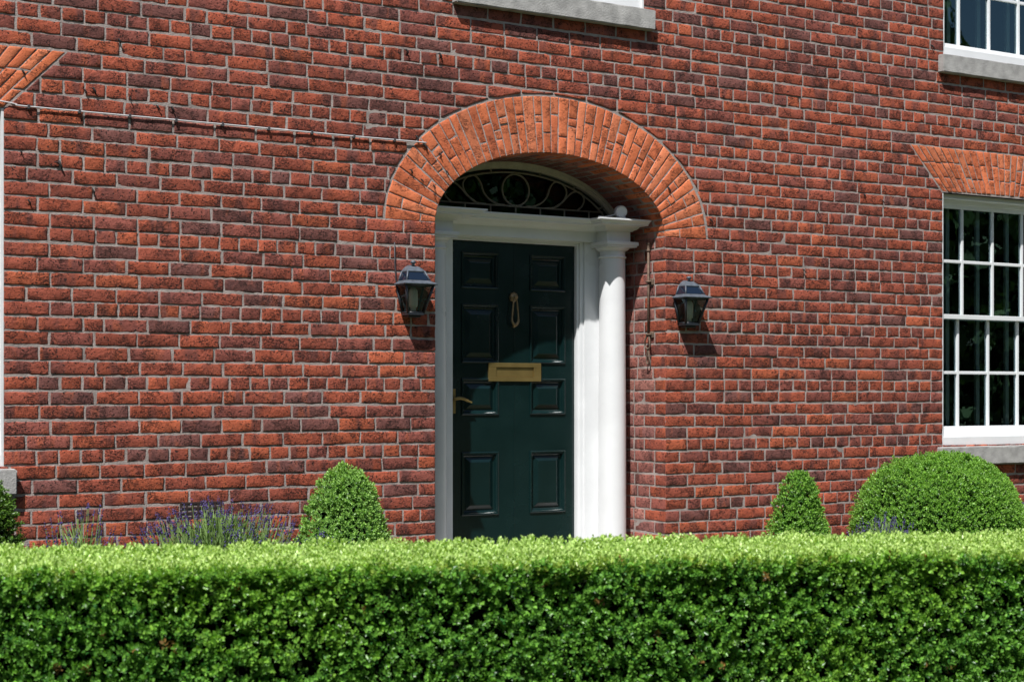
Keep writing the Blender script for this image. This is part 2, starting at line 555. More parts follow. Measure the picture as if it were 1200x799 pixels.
# door arch of rubbed orange brick: ring plus its soffit
arc = MB()
def ellipse_hit(M, n, a, b):
    # M + s n on the ellipse, s may be negative
    A = (n[0] / a) ** 2 + (n[1] / b) ** 2
    B = 2 * (M[0] * n[0] / a ** 2 + M[1] * n[1] / b ** 2)
    C = (M[0] / a) ** 2 + (M[1] / b) ** 2 - 1
    return (-B + math.sqrt(max(0, B * B - 4 * A * C))) / (2 * A)
am, bm_ = (AI + AO) / 2, (BI + BO) / 2
dense = [PI * i / 2000 for i in range(2001)]
cum = [0.]
for t0, t1 in zip(dense, dense[1:]):
    cum.append(cum[-1] + math.hypot(am * (math.cos(t1) - math.cos(t0)), bm_ * (math.sin(t1) - math.sin(t0))))
NV = 43
def tpar(frac):
    return float(np.interp(frac * cum[-1], cum, dense))
rays = []
for i in range(NV + 1):
    fr = i / NV
    if 0 < i < NV: fr += random.uniform(-.003, .003)
    t = tpar(fr)
    M = (am * math.cos(t), bm_ * math.sin(t))
    n = np.array([math.cos(t) / am, math.sin(t) / bm_]); n /= np.linalg.norm(n)
    si, so = ellipse_hit(M, n, AI, BI), ellipse_hit(M, n, AO, BO)
    rays.append((np.array([XC + M[0] + n[0] * si, SPR + M[1] + n[1] * si]), np.array([XC + M[0] + n[0] * so, SPR + M[1] + n[1] * so])))
gap = .0038
for i in range(NV):
    (a0, a1), (b0, b1) = rays[i], rays[i + 1]
    d = (b0 - a0); d /= np.linalg.norm(d); d2 = (b1 - a1); d2 /= np.linalg.norm(d2)
    a0, a1, b0, b1 = a0 + d * gap, a1 + d2 * gap, b0 - d * gap, b1 - d2 * gap
    r = random.random()
    if i % 2: cuts = [0, random.uniform(.62, .70), 1] if r > .25 else [0, random.uniform(.5, .56), random.uniform(.66, .7), 1]
    else: cuts = [0, random.uniform(.30, .38), 1] if r > .25 else [0, random.uniform(.30, .34), random.uniform(.45, .5), 1]
    if r > .93: cuts = [0, 1]
    for c0, c1 in zip(cuts, cuts[1:]):
        g0 = .012 if c0 > 0 else 0; g1 = .012 if c1 < 1 else 0
        f0, f1 = c0 + g0, c1 - g1
        q = [a0 + (a1 - a0) * f0, a0 + (a1 - a0) * f1, b0 + (b1 - b0) * f1, b0 + (b1 - b0) * f0]
        brick_quad(arc, q, front, 'arch', rough=.8)
# soffit bricks (underside of the arch, running into the doorway)
for i in range(NV):
    t0, t1 = [math.atan2((rays[j][0][1] - SPR) / BI, (rays[j][0][0] - XC) / AI) for j in (i, i + 1)]
    dt = (t1 - t0) * .08
    cuts = [.0, .222, .45] if i % 2 else [.0, .108, .33, .45]
    def mp(u, w, h):
        n = np.array([math.cos(w) / AI, math.sin(w) / BI]); n /= np.linalg.norm(n)
        return (XC + AI * math.cos(w) - n[0] * h, u, SPR + BI * math.sin(w) - n[1] * h)
    for j, (c0, c1) in enumerate(zip(cuts, cuts[1:])):
        # local grid in (depth, angle)
        col = brick_color('dull' if j else 'arch'); arc.col = col; arc.mat = 0; arc.smooth = True
        us = np.linspace(c0 + (J if j else .004), c1, 5); ws = np.linspace(t0 + dt, t1 - dt, 4)
        pr = random.uniform(.001, .005)
        g = [[arc.vert(mp(u, w, pr - (.003 if (a in (0, 4) or b in (0, 3)) else 0))) for a, u in enumerate(us)] for b, w in enumerate(ws)]
        for b in range(3):
            for a in range(4):
                arc.face([g[b][a], g[b + 1][a], g[b + 1][a + 1], g[b][a + 1]])
arch_o = arc.build('door_arch', M_rubbed, house, attr=True)

# flat arches over the ground floor windows
for (fc, fz) in FLAT:
    fa = MB()
    NF = 27
    apex = fz - HW / .303 * AH
    def line(s):
        xb = fc + HW * s * .995
        xt = fc + (HW + .312) * s
        cam = .012 * (1 - s * s)
        return np.array([xb, fz + .004 + cam]), np.array([xt, fz + AH])
    ss = [-1 + 2 * i / NF for i in range(NF + 1)]
    for i in range(NF):
        (a0, a1), (b0, b1) = line(ss[i]), line(ss[i + 1])
        d = np.array([1., 0.]) * .0045
        a0, a1, b0, b1 = a0 + d, a1 + d, b0 - d, b1 - d
        cuts = [0, random.uniform(.60, .68), 1] if i % 2 else [0, random.uniform(.30, .36), 1]
        if random.random() < .35:
            cuts = [0, random.uniform(.28, .34), random.uniform(.62, .68), 1]
        for c0, c1 in zip(cuts, cuts[1:]):
            f0 = c0 + (.014 if c0 > 0 else 0); f1 = c1 - (.014 if c1 < 1 else 0)
            q = [a0 + (a1 - a0) * f0, b0 + (b1 - b0) * f0, b0 + (b1 - b0) * f1, a0 + (a1 - a0) * f1]
            brick_quad(fa, q, front, 'arch', rough=.8)
    fa.build('flat_arch', M_rubbed, house, attr=True)

# dim rooms behind the front
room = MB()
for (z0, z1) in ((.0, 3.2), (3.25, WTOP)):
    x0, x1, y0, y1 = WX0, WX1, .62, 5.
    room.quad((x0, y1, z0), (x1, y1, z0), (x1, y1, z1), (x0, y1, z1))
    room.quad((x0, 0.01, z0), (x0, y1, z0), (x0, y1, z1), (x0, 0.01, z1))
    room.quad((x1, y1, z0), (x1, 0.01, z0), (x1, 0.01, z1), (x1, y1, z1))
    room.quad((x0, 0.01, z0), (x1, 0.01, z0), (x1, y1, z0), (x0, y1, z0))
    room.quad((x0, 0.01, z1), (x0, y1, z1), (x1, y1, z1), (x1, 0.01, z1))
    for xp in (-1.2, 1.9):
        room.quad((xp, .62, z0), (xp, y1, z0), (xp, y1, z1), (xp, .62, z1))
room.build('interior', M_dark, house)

# ------------------------------------------------------------------ windows
def make_window(cx, z0):
    """origin at the middle of the bottom of the opening, on the wall face"""
    H = GZ1 - GZ0
    f = MB()
    # lining of the reveal, frame box and wooden sill
    f.box(-HW + .001, -HW + .014, .004, .30, .0, H - .001)
    f.box(HW - .014, HW - .001, .004, .30, .0, H - .001)
    f.box(-HW + .014, HW - .014, .05, .30, H - .030, H - .001)
    f.box(-HW + .014, -HW + .035, .12, .26, .06, H - .03, .003)
    f.box(HW - .035, HW - .014, .12, .26, .06, H - .03, .003)
    f.box(-HW + .014, HW - .014, .12, .26, H - .062, H - .030, .003)
    f.box(-HW + .014, HW - .014, .02, .26, -.008, .062, .006)
    w = f.build('window', M_white, house)
    w.location = (cx, 0, z0)
    iw = HW - .036
    mid = .935
    def sash(ya, zb, zt, rb, rt, nm):
        s = MB()
        st = .018
        s.box(-iw, -iw + st, ya, ya + .038, zb, zt, .002)
        s.box(iw - st, iw, ya, ya + .038, zb, zt, .002)
        s.box(-iw + st, iw - st, ya + .001, ya + .037, zb, zb + rb, .003)
        s.box(-iw + st, iw - st, ya + .001, ya + .037, zt - rt, zt, .003)
        for i in (-1, 0, 1):
            x = i * .3175
            s.box(x - .0115, x + .0115, ya + .004, ya + .034, zb + rb, zt - rt, .004)
        zm = (zb + rb + zt - rt) / 2
        for x0 in (-iw + st, -.3175 + .0115, .0115, .3175 + .0115):
            x1 = {0: -.3175 - .0115, 1: -.0115, 2: .3175 - .0115, 3: iw - st}[[-iw + st, -.3175 + .0115, .0115, .3175 + .0115].index(x0)]
            s.box(x0, x1, ya + .005, ya + .033, zm - .0115, zm + .0115, .004)
        so = s.build('sash', M_white, w)
        g = MB()
        xs_ = [-iw + st, -.3175, 0, .3175, iw - st]
        for a, b in zip(xs_, xs_[1:]):
            for c, d in ((zb + rb, zm), (zm, zt - rt)):
                t1, t2 = random.uniform(-.0011, .0011), random.uniform(-.0011, .0011)
                y = ya + .019
                g.quad((a, y + t1 + t2, c), (b, y - t1 + t2, c), (b, y - t1 - t2, d), (a, y + t1 - t2, d))
        g.build('pane', M_glass, w)
    sash(.135, mid - .02, H - .06, .034, .03, 'upper')
    sash(.178, .062, mid + .016, .07, .034, 'lower')
    # solid bars standing in for the sash bars' reflection in the inner glazing
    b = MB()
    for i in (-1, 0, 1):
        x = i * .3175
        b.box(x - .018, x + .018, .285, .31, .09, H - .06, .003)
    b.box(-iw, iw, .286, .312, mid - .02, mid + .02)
    b.build('reflected_bars', M_inner, w)
    st = MB()
    bm = bmesh.new()
    bmesh.ops.create_cube(bm, size=1)
    for v in bm.verts:
        x = v.co.x * 2 * (HW + .052); y = .115 if v.co.y > 0 else -.055
        z = (-.001 if v.co.y > 0 else -.014) if v.co.z > 0 else -.140
        v.co = (x, y, z)
    bmesh.ops.subdivide_edges(bm, edges=[e_ for e_ in bm.edges if abs(e_.verts[0].co.x - e_.verts[1].co.x) > .5], cuts=24)
    bmesh.ops.bevel(bm, geom=[e_ for e_ in bm.edges if len(e_.link_faces) == 2 and e_.calc_face_angle(0) > .6], offset=.006, segments=2, affect='EDGES')
    for v in bm.verts:
        v.co += Vector((random.uniform(-.001, .001), random.uniform(-.0015, .0015), random.uniform(-.0012, .0012)))
    st.addbm(bm); bm.free()
    st.build('sill', M_stone, w)
    return w

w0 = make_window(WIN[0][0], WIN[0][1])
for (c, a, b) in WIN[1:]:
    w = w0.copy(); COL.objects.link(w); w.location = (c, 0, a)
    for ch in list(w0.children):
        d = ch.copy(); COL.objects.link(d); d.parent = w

# ------------------------------------------------------------------ doorway
DY = .48
DX0, DX1, DZ0, DZ1 = -.153, .769, .32, 2.309
door = MB()
px = [DX0, -.078, .192, .425, .695, DX1]
rows_ = [(.592, .990), (1.220, 1.452), (1.546, 1.916), (2.010, 2.240)]
zl = [DZ0]
for a, b in rows_: zl += [a, b]
zl.append(DZ1)
for i in range(5):
    for j in range(len(zl) - 1):
        if i in (1, 3) and j % 2 == 1: continue
        door.quad((px[i], DY, zl[j]), (px[i + 1], DY, zl[j]), (px[i + 1], DY, zl[j + 1]), (px[i], DY, zl[j + 1]))
for (a, b) in rows_:
    for (x0, x1) in ((px[1], px[2]), (px[3], px[4])):
        prof = [(0, 0), (.001, -.007), (.006, -.010), (.012, -.009), (.018, -.002), (.024, .010), (.030, .014), (.034, .014), (.062, .000), (.066, -.001)]
        loops = []
        for ins, dep in prof:
            loops.append([door.vert(p) for p in ((x0 + ins, DY + dep, a + ins), (x1 - ins, DY + dep, a + ins), (x1 - ins, DY + dep, b - ins), (x0 + ins, DY + dep, b - ins))])
        for A, B in zip(loops, loops[1:]):
            for k in range(4):
                door.face([A[k], A[(k + 1) % 4], B[(k + 1) % 4], B[k]])
        door.face(loops[-1])
door.box(DX0, DX1, DY + .016, DY + .045, DZ0, DZ1)
xm = (px[2] + px[3]) / 2
door.box(xm - .003, xm + .003, DY - .0022, DY + .004, DZ0, DZ1 - .004, .001)
door_o = door.build('door', M_door, house)

lp = MB()
x0, x1, z0, z1 = .116, .506, 1.432, 1.549
yf = DY - .012
lp.box(x0, x1, yf, DY - .0005, z1 - .028, z1, .002); lp.box(x0, x1, yf, DY - .0005, z0, z0 + .028, .002)
lp.box(x0, x0 + .055, yf + .0006, DY - .0005, z0 + .028, z1 - .028); lp.box(x1 - .055, x1, yf + .0006, DY - .0005, z0 + .028, z1 - .028)
lp.box(x0 + .056, x1 - .056, yf + .0085, DY - .001, z0 + .029, z1 - .029, .002)
lp.build('letter_plate', M_brass, door_o)

kn = MB()
kx, kz = .300, 1.966
bm = bmesh.new(); bmesh.ops.create_uvsphere(bm, u_segments=20, v_segments=12, radius=1)
for v in bm.verts:
    ang = math.atan2(v.co.z, v.co.x)
    k = 1 + .10 * math.cos(8 * ang) * (1 - abs(v.co.y))
    v.co = (kx + v.co.x * .031 * k, DY - .010 + v.co.y * .02, kz + v.co.z * .031 * k)
kn.smooth = True; kn.addbm(bm); bm.free()
bm = bmesh.new(); bmesh.ops.create_uvsphere(bm, u_segments=12, v_segments=8, radius=.011)
kn.addbm(bm, Matrix.Translation((kx, DY - .034, kz))); bm.free()
ring = [(0, -.012), (-.012, -.03), (-.019, -.085), (-.023, -.13), (-.020, -.160), (0, -.178), (.020, -.160), (.023, -.13), (.019, -.085), (.012, -.03)]
rp = catmull(ring, 5, True)
kn.tube([(kx + a, DY - .030 + .10 * (b + .0) * -.05, kz + b) for a, b in rp], [.0055 + .0045 * max(0, (-b - .13) / .05) for a, b in rp], 10, True)
bm = bmesh.new(); bmesh.ops.create_uvsphere(bm, u_segments=12, v_segments=8, radius=.012)
kn.addbm(bm, Matrix.Translation((kx, DY - .012, kz - .182))); bm.free()
kn.build('knocker', M_dullbrass, door_o)

hd = MB()
hd.box(-.150, -.122, DY - .010, DY - .0005, 1.232, 1.385, .003)
hd.smooth = True
hd.tube([(-.136, DY - .008, 1.322), (-.136, DY - .045, 1.322)], .010, 12)
hd.tube(catmull([(-.140, DY - .046, 1.322), (-.115, DY - .048, 1.327), (-.085, DY - .049, 1.321), (-.058, DY - .048, 1.310), (-.028, DY - .046, 1.299)], 5), [.011] * 6 + [.010] * 5 + [.0085] * 5 + [.006] * 5, 10)
hd.build('door_handle', M_brass, door_o)

# frame, boards and entablature as one painted surround
fr = MB()
fr.box(DX1, .785, .452, .535, .30, 2.325, .002); fr.box(.785, .812, .438, .534, .30, 2.352, .004)
fr.box(DX0 - .016, DX0, .452, .535, .30, 2.325, .002); fr.box(DX0 - .043, DX0 - .016, .438, .534, .30, 2.352, .004)
fr.box(DX0, DX1, .452, .534, 2.310, 2.326, .002); fr.box(DX0 - .016, .785, .438, .533, 2.326, 2.353, .004)
fr.box(.812, XR - .012, .424, .532, .30, 2.36); fr.box(XL + .012, DX0 - .043, .424, .532, .30, 2.36)
base = [(XL + .012, .265), (-.258, .265), (-.258, .385), (.878, .385), (.878, .265), (1.062, .265), (1.062, .52)]
prof = [(.0, 2.334), (.0, 2.400), (.012, 2.402), (.016, 2.408), (.030, 2.413), (.040, 2.424), (.044, 2.430), (.122, 2.432), (.122, 2.441), (.130, 2.443), (.133, 2.449), (.146, 2.455), (.155, 2.457), (.155, 2.467), (.0, 2.474), (-.09, 2.476)]
def offset_path(P, o):
    out = []
    n = len(P)
    for i in range(n):
        ds = []
        if i > 0: d = Vector((P[i][0] - P[i - 1][0], P[i][1] - P[i - 1][1])).normalized(); ds.append(d)
        if i < n - 1: d = Vector((P[i + 1][0] - P[i][0], P[i + 1][1] - P[i][1])).normalized(); ds.append(d)
        ns = [Vector((d.y, -d.x)) for d in ds]
        if len(ns) == 1: v = ns[0] * o
        else:
            b = ns[0] + ns[1]; v = b * (o / (1 + ns[0].dot(ns[1])))
        q = [P[i][0] + v.x, P[i][1] + v.y]
        q[0] = min(q[0], 1.118)
        out.append(q)
    return out
rings = []
for o_, z in prof:
    rings.append([fr.vert((p[0], p[1], z)) for p in offset_path(base, o_)])
for A, B in zip(rings, rings[1:]):
    for i in range(len(base) - 1):
        fr.face([A[i], A[i + 1], B[i + 1], B[i]])
# underside of the entablature and core behind it
fr.quad((XL + .012, .266, 2.335), (XL + .012, .5, 2.335), (-.259, .5, 2.335), (-.259, .266, 2.335))
fr.quad((.879, .266, 2.335), (.879, .5, 2.335), (1.061, .5, 2.335), (1.061, .266, 2.335))
fr.box(XL + .013, XR - .014, .44, .533, 2.356, 2.470)
fr.box(-.2, .86, .384, .44, 2.336, 2.36)
surround = fr.build('door_surround', M_white, house)

def column(cx, cy=.345):
    sh = MB()
    zs = [.33, .5, .8, 1.1, 1.4, 1.7, 2.0, 2.228]
    rs = [.0905, .0905, .0903, .0898, .0885, .0868, .0848, .083]
    sh.lathe(list(zip(rs, zs)), cx, cy, 48)
    c = sh.build('column', M_white, house, sharp=40)
    cp = MB()
    pr = [(.083, 2.228), (.089, 2.230), (.0925, 2.234), (.0925, 2.239), (.089, 2.243), (.083, 2.246), (.083, 2.272), (.088, 2.274), (.088, 2.278), (.097, 2.281), (.107, 2.288), (.112, 2.294), (.112, 2.2985)]
    cp.lathe(pr, cx, cy, 48)
    cp.box(cx - .115, cx + .115, cy - .115, cy + .115, 2.298, 2.309, .001)
    cp.box(cx - .124, cx + .124, cy - .124, cy + .124, 2.3095, 2.3335, .004)
    cp.build('capital', M_white, c, sharp=40)
    bs = MB()
    bs.lathe([(.118, .262), (.126, .272), (.127, .285), (.118, .298), (.104, .302), (.104, .31), (.098, .318), (.0905, .331)], cx, cy, 40)
    bs.box(cx - .128, cx + .128, cy - .128, cy + .128, .205, .262, .003)
    bs.build('base', M_white, c, sharp=40)
column(.975); column(-.358)

# fanlight
fl = MB()
fl.smooth = False
def eband(a0, b0, a1, b1, y0, y1, n=64):
    P = []
    for i in range(n + 1):
        t = PI * i / n
        c, s = math.cos(t), math.sin(t)
        P.append([fl.vert((XC + a0 * c, y0, SPR + b0 * s)), fl.vert((XC + a1 * c, y0, SPR + b1 * s)), fl.vert((XC + a1 * c, y1, SPR + b1 * s)), fl.vert((XC + a0 * c, y1, SPR + b0 * s))])
    for A, B in zip(P, P[1:]):
        for k in range(4):
            fl.face([A[k], B[k], B[(k + 1) % 4], A[(k + 1) % 4]])
eband(AI - .002, BI - .002, AI - .022, BI - .022, .440, .53)
eband(AI - .022, BI - .022, AI - .044, BI - .044, .452, .53)
fan = fl.build('fanlight', M_cream, house)
tr = MB()
ty = .462; rr = .0062
ell = lambda a, b, t: (XC + a * math.cos(t), ty, SPR + b * math.sin(t))
ta = math.asin((2.478 - SPR) / .403)
tr.tube([ell(.741, .403, ta + (PI - 2 * ta) * i / 60) for i in range(61)], rr, 8)
tr.tube([(XC - .67, ty, 2.541), (XC + .67, ty, 2.541)], rr, 8)
for t in (.55, .95, 1.33, PI - 1.33, PI - .95, PI - .55):
    tr.tube([ell(.741, .403, t), ell(.796, .427, t)], .0055, 6)
for dx in (-.56, -.37, -.185, 0., .185, .37, .56):
    tr.tube([(XC + dx, ty, 2.472), (XC + dx, ty, 2.541)], .0055, 6)
tr.tube([(XC + .1 * math.cos(2 * PI * i / 40), ty, 2.645 + .1 * math.sin(2 * PI * i / 40)) for i in range(40)], rr, 8, True)
s1 = [(.08, 2.545), (.135, 2.549), (.196, 2.576), (.235, 2.616), (.255, 2.667), (.281, 2.704), (.314, 2.718), (.360, 2.701), (.386, 2.659), (.373, 2.614), (.333, 2.573), (.287, 2.549), (.22, 2.543)]
s2 = [(.287, 2.549), (.353, 2.588), (.393, 2.626), (.432, 2.656), (.469, 2.664), (.506, 2.650), (.523, 2.612), (.506, 2.572), (.472, 2.545)]
for sg in (1, -1):
    for sc_ in (s1, s2):
        tr.tube([(p[0], ty, p[1]) for p in catmull([(XC + sg * a, b) for a, b in sc_], 5)], rr, 8)
tr.build('tracery', M_trace, fan)
gp = MB()
N_ = 48
c = gp.vert((XC, .485, 2.470))
ring = [gp.vert((XC + (AI - .04) * math.cos(PI * i / N_), .485, SPR + (BI - .04) * math.sin(PI * i / N_))) for i in range(N_ + 1)]
for a, b in zip(ring, ring[1:]): gp.face([c, a, b])
gp.build('fanlight_glass', M_fglass, fan)

st = MB()
st.box(XL + .014, XR - .014, -.10, .53, .01, .205, .008)
st.box(-.20, .83, .30, .53, .206, .318, .006)
st.build('doorstep', M_stone, house)

# old iron bell pull on the right-hand reveal
bp = MB()
bx, by = 1.122, .150
bp.smooth = True
bp.tube([(bx, by, 1.72), (bx, by, 2.30)], .0075, 10)
bp.lathe([(.007, 2.265), (.012, 2.27), (.012, 2.278), (.008, 2.284), (.008, 2.312), (.013, 2.318), (.013, 2.326)], bx, by, 12)
for z in (2.075, 1.735):
    bp.tube([(bx + .035, by - .004, z), (bx - .003, by - .002, z), (bx - .004, by - .004, z + .004)], .0085, 8)
    bp.tube([(bx + .014 * math.cos(2 * PI * i / 14), by + .014 * math.sin(2 * PI * i / 14), z) for i in range(14)], .006, 6, True)
    bp.box(bx + .014, bx + .03, by - .028, by + .028, z - .022, z + .02, .004)
bp.tube(catmull([(bx - .005, by, 1.735), (bx - .012, by + .018, 1.70), (bx - .004, by + .028, 1.665), (bx - .004, by + .012, 1.645), (bx - .004, by - .018, 1.648), (bx - .006, by - .022, 1.69), (bx, by - .004, 1.725)], 5), .0055, 8)
bp.tube(catmull([(bx, by, 1.65), (bx - .002, by + .010, 1.61), (bx - .002, by + .018, 1.565), (bx - .002, by + .004, 1.545), (bx - .002, by - .014, 1.562), (bx - .002, by - .008, 1.61)], 5, True), .005, 8)
bp.build('bell_pull', M_iron, house)

# air brick behind the lavender, pale cover low by the right window
av = MB()
av.box(VENT[0] + .01, VENT[1] - .01, .012, .05, VENT[2], VENT[3])
for i in range(4):
    z = VENT[2] + (VENT[3] - VENT[2]) * i / 3
    av.box(VENT[0] + .008, VENT[1] - .008, -.004, .011, z - .005, z + .005, .001)
for i in range(8):
    x = VENT[0] + .012 + (VENT[1] - VENT[0] - .024) * i / 7
    av.box(x - .005, x + .005, -.0035, .0115, VENT[2], VENT[3], .001)
av.build('air_brick', M_vent, house)
vc = MB()
vc.box(4.425, 4.66, -.022, .002, .478, .552, .004)
for i in range(3): vc.box(4.435, 4.65, -.030, -.0225, .490 + i * .02, .500 + i * .02, .002)
vc.build('vent_cover', M_roofmetal, house)

# rusty nails and dried creeper stubs left in the wall
for (x, z, s) in [(-2.92, 2.985, 1.), (-2.555, 2.93, 1.2), (-2.60, 2.92, .8), (-2.36, 2.90, .8), (-2.21, 2.87, .9), (-2.13, 2.87, 1.), (-2.93, 2.58, .7),
                  (-2.735, 2.53, 1.5), (-2.56, 2.405, 1.), (-2.89, 2.33, .9), (-.655, 2.835, 1.1), (-.60, 2.79, 1.2), (-.69, 2.64, .9), (-.62, 2.59, .8),
                  (-.54, 2.56, .8), (-.535, 2.51, .7), (-.455, 2.65, .9), (-.50, 2.75, .9), (1.165, 2.655, 1.2), (1.505, 2.475, 1.), (-2.42, 3.20, .9), (-.72, 3.33, 1.), (-.50, 3.33, 1.1),
                  (2.30, 2.18, .9), (2.42, 2.58, .9), (1.36, 2.62, .8), (3.50, 3.82, 1.2), (2.85, 2.72, 1.), (3.02, 2.69, .8)]:
    n = MB()
    a = random.uniform(-.6, .6)
    s *= .8; l = .035 * s
    n.tube([(x - l * .35 * math.sin(a), .006, z + l * .5), (x, -.012, z + .01 * s), (x + l * .3, -.016, z - l * .25), (x + l * .5 * (1 + a), -.010, z - l * .7)], [.004 * s, .0055 * s, .005 * s, .002 * s], 6)
    if random.random() < .6:
        n.tube([(x, -.010, z + .005), (x - l * .4, -.014, z + l * .25), (x - l * .6, -.008, z + l * .2)], [.004 * s, .003 * s, .0015 * s], 5)
    n.build('iron_nail', M_nail, house)

# ------------------------------------------------------------------ lanterns
def make_lantern():
    root = link('wall_lantern', None)
    # local frame: back on y=0, towards -y, z=0 at the eave
    KD = .68
    Y0 = -.010
    yc = Y0 - .055 * KD
    def ring(hw, z): return [(-hw, Y0 - 2 * hw * KD, z), (hw, Y0 - 2 * hw * KD, z), (hw, Y0, z), (-hw, Y0, z)]
    def corner(sx, sy, hw, z): return (sx * hw, Y0 - hw * KD + sy * hw * KD, z)
    rf = MB()
    # eave tray
    lv = [(.103, -.007), (.105, -.002), (.104, .001), (.083, .012), (.076, .019)]
    rs_ = [[rf.vert(p) for p in ring(h, z)] for h, z in lv]
    rf.face(rs_[0][::-1])
    for A, B in zip(rs_, rs_[1:]):
        for k in range(4): rf.face([A[k], A[(k + 1) % 4], B[(k + 1) % 4], B[k]])
    rf.face(rs_[-1])
    # ribs of the roof
    for sx in (-1, 1):
        for sy in (-1, 1):
            rf.tube([corner(sx, sy, .0745, .018), corner(sx, sy, .054, .074)], .0055, 4)
    # cap
    lv = [(.056, .068), (.057, .074), (.048, .086), (.036, .098), (.022, .107), (.012, .111)]
    rs_ = [[rf.vert(p) for p in ring(h, z)] for h, z in lv]
    rf.face(rs_[0][::-1])
    for A, B in zip(rs_, rs_[1:]):
        for k in range(4): rf.face([A[k], A[(k + 1) % 4], B[(k + 1) % 4], B[k]])
    rf.face(rs_[-1])
    roof = rf.build('lantern_roof', M_roofmetal, root)
    fn = MB(); fn.lathe([(.010, .108), (.008, .114), (.009, .117), (.016, .122), (.017, .127), (.013, .133), (.004, .136)], 0, yc, 16)
    fn.build('finial', M_roofmetal, roof)
    rg = MB()
    A = [rg.vert(p) for p in ring(.071, .022)]; B = [rg.vert(p) for p in ring(.062, .046)]; Cc = [rg.vert(p) for p in ring(.0525, .071)]
    for P, Q in ((A, B), (B, Cc)):
        for k in range(4): rg.face([P[k], P[(k + 1) % 4], Q[(k + 1) % 4], Q[k]])
    rg.build('roof_glass', M_rglass, roof)
    bd = MB()
    zt, zb, ht, hb = -.010, -.164, .088, .051
    for sx in (-1, 1):
        for sy in (-1, 1):
            bd.tube([corner(sx, sy, ht, zt), corner(sx, sy, hb, zb)], .0080, 6)
    for h, z in ((ht, zt), (hb, zb)):
        q = ring(h, z)
        for k in range(4): bd.tube([q[k], q[(k + 1) % 4]], .006, 6)
    bd.box(-.054, .054, Y0 - .074, Y0 + .004, -.180, -.166, .003)
    bd.box(-.040, .040, Y0 - .058, Y0 + .003, -.192, -.180, .004)
    # wall plate and arm
    bd.box(-.035, .035, -.0095, .004, -.186, -.03, .004)
    bd.build('lantern_frame', M_lantern, root)
    gl = MB()
    A = [gl.vert(p) for p in ring(hb - .003, zb + .004)]; B = [gl.vert(p) for p in ring(ht - .003, zt - .003)]
    for k in range(4): gl.face([A[k], A[(k + 1) % 4], B[(k + 1) % 4], B[k]])
    gl.build('lantern_glass', M_lglass, root)
    bu = MB()
    bu.lathe([(.014, -.160), (.016, -.155), (.016, -.135), (.024, -.130), (.026, -.11), (.027, -.06), (.024, -.035), (.014, -.022), (.004, -.019)], 0, yc, 20)
    bu.build('bulb', M_bulb, root)
    return root
lan = make_lantern()
lan.location = (-.700, -.006, 1.984)
tag(lan, 'black wall lantern left of the door, close against the white door frame', 'lantern', 'lanterns either side of the front door')
wr = MB()
wr.tube([(-.098, -.004, .24), (-.097, -.006, .12), (-.092, -.008, .02), (-.05, -.012, -.02)], .0035, 6)
wr.build('supply_wire', M_clip, lan)
l2 = lan.copy(); COL.objects.link(l2); l2.location = (1.294, -.006, 1.968)
for ch in list(lan.children):
    if ch.name.startswith('supply'): continue
    d = ch.copy(); COL.objects.link(d); d.parent = l2
    for g in list(ch.children):
        e2 = g.copy(); COL.objects.link(e2); e2.parent = d
l2['label'] = 'black wall lantern right of the door, on open brick beyond the iron bell pull'

# ------------------------------------------------------------------ cable and sensor
cb = MB()
pts = [(-4.6, -.014, 2.870), (-4.0, -.014, 2.858), (-3.3, -.014, 2.840), (-3.05, -.013, 2.828), (-2.95, -.012, 2.818), (-2.87, -.012, 2.812), (-2.0, -.012, 2.812), (-1.2, -.012, 2.811), (-.64, -.012, 2.812), (-.61, -.004, 2.809), (-.60, .02, 2.806)]
cb.tube(catmull(pts, 6), .0038, 8)
cab = cb.build('wall_cable', M_cable)
tag(cab, 'thin pale cable clipped along the brick wall left of the door arch', 'cable')
for i in range(9):
    x = -2.89 + i * .262 + random.uniform(-.008, .008)
    cl = MB(); cl.box(x - .006, x + .006, -.021, .002, 2.800, 2.821, .002)
    cl.build('cable_clip', M_clip, cab)

se = MB()
Mx = Matrix.Translation((.922, .17, 2.516)) @ Vector((-.42, -1, -.12)).to_track_quat('Z', 'Y').to_matrix().to_4x4()
def lathe_m(mb, prof, M, seg=28):
    b = MB(); b.lathe(prof, 0, 0, seg)
    base_ = len(mb.v)
    mb.smooth = True
    for v in b.v: mb.vert(M @ Vector(v))
    for f_, s_ in zip(b.f, b.sm):
        mb.smooth = s_; mb.face([base_ + i for i in f_])
lathe_m(se, [(.030, -.055), (.038, -.048), (.0385, .010), (.034, .018), (.033, .018), (.028, .014)], Mx)
se.smooth = True
sen = se.build('security_sensor', M_sensor, sharp=35)
tag(sen, 'small round white security sensor perched on the cornice above the right column', 'sensor')
sw = MB()
sw.tube(catmull([(.905, .20, 2.505), (.86, .19, 2.490), (.80, .18, 2.4775), (.75, .175, 2.4765)], 5), .004, 6)
sw.build('sensor_wire', M_sensor, sen)
sf = MB(); sf.box(.900, .944, .15, .20, 2.4725, 2.482, .002); sf.build('foot', M_sensor, sen)

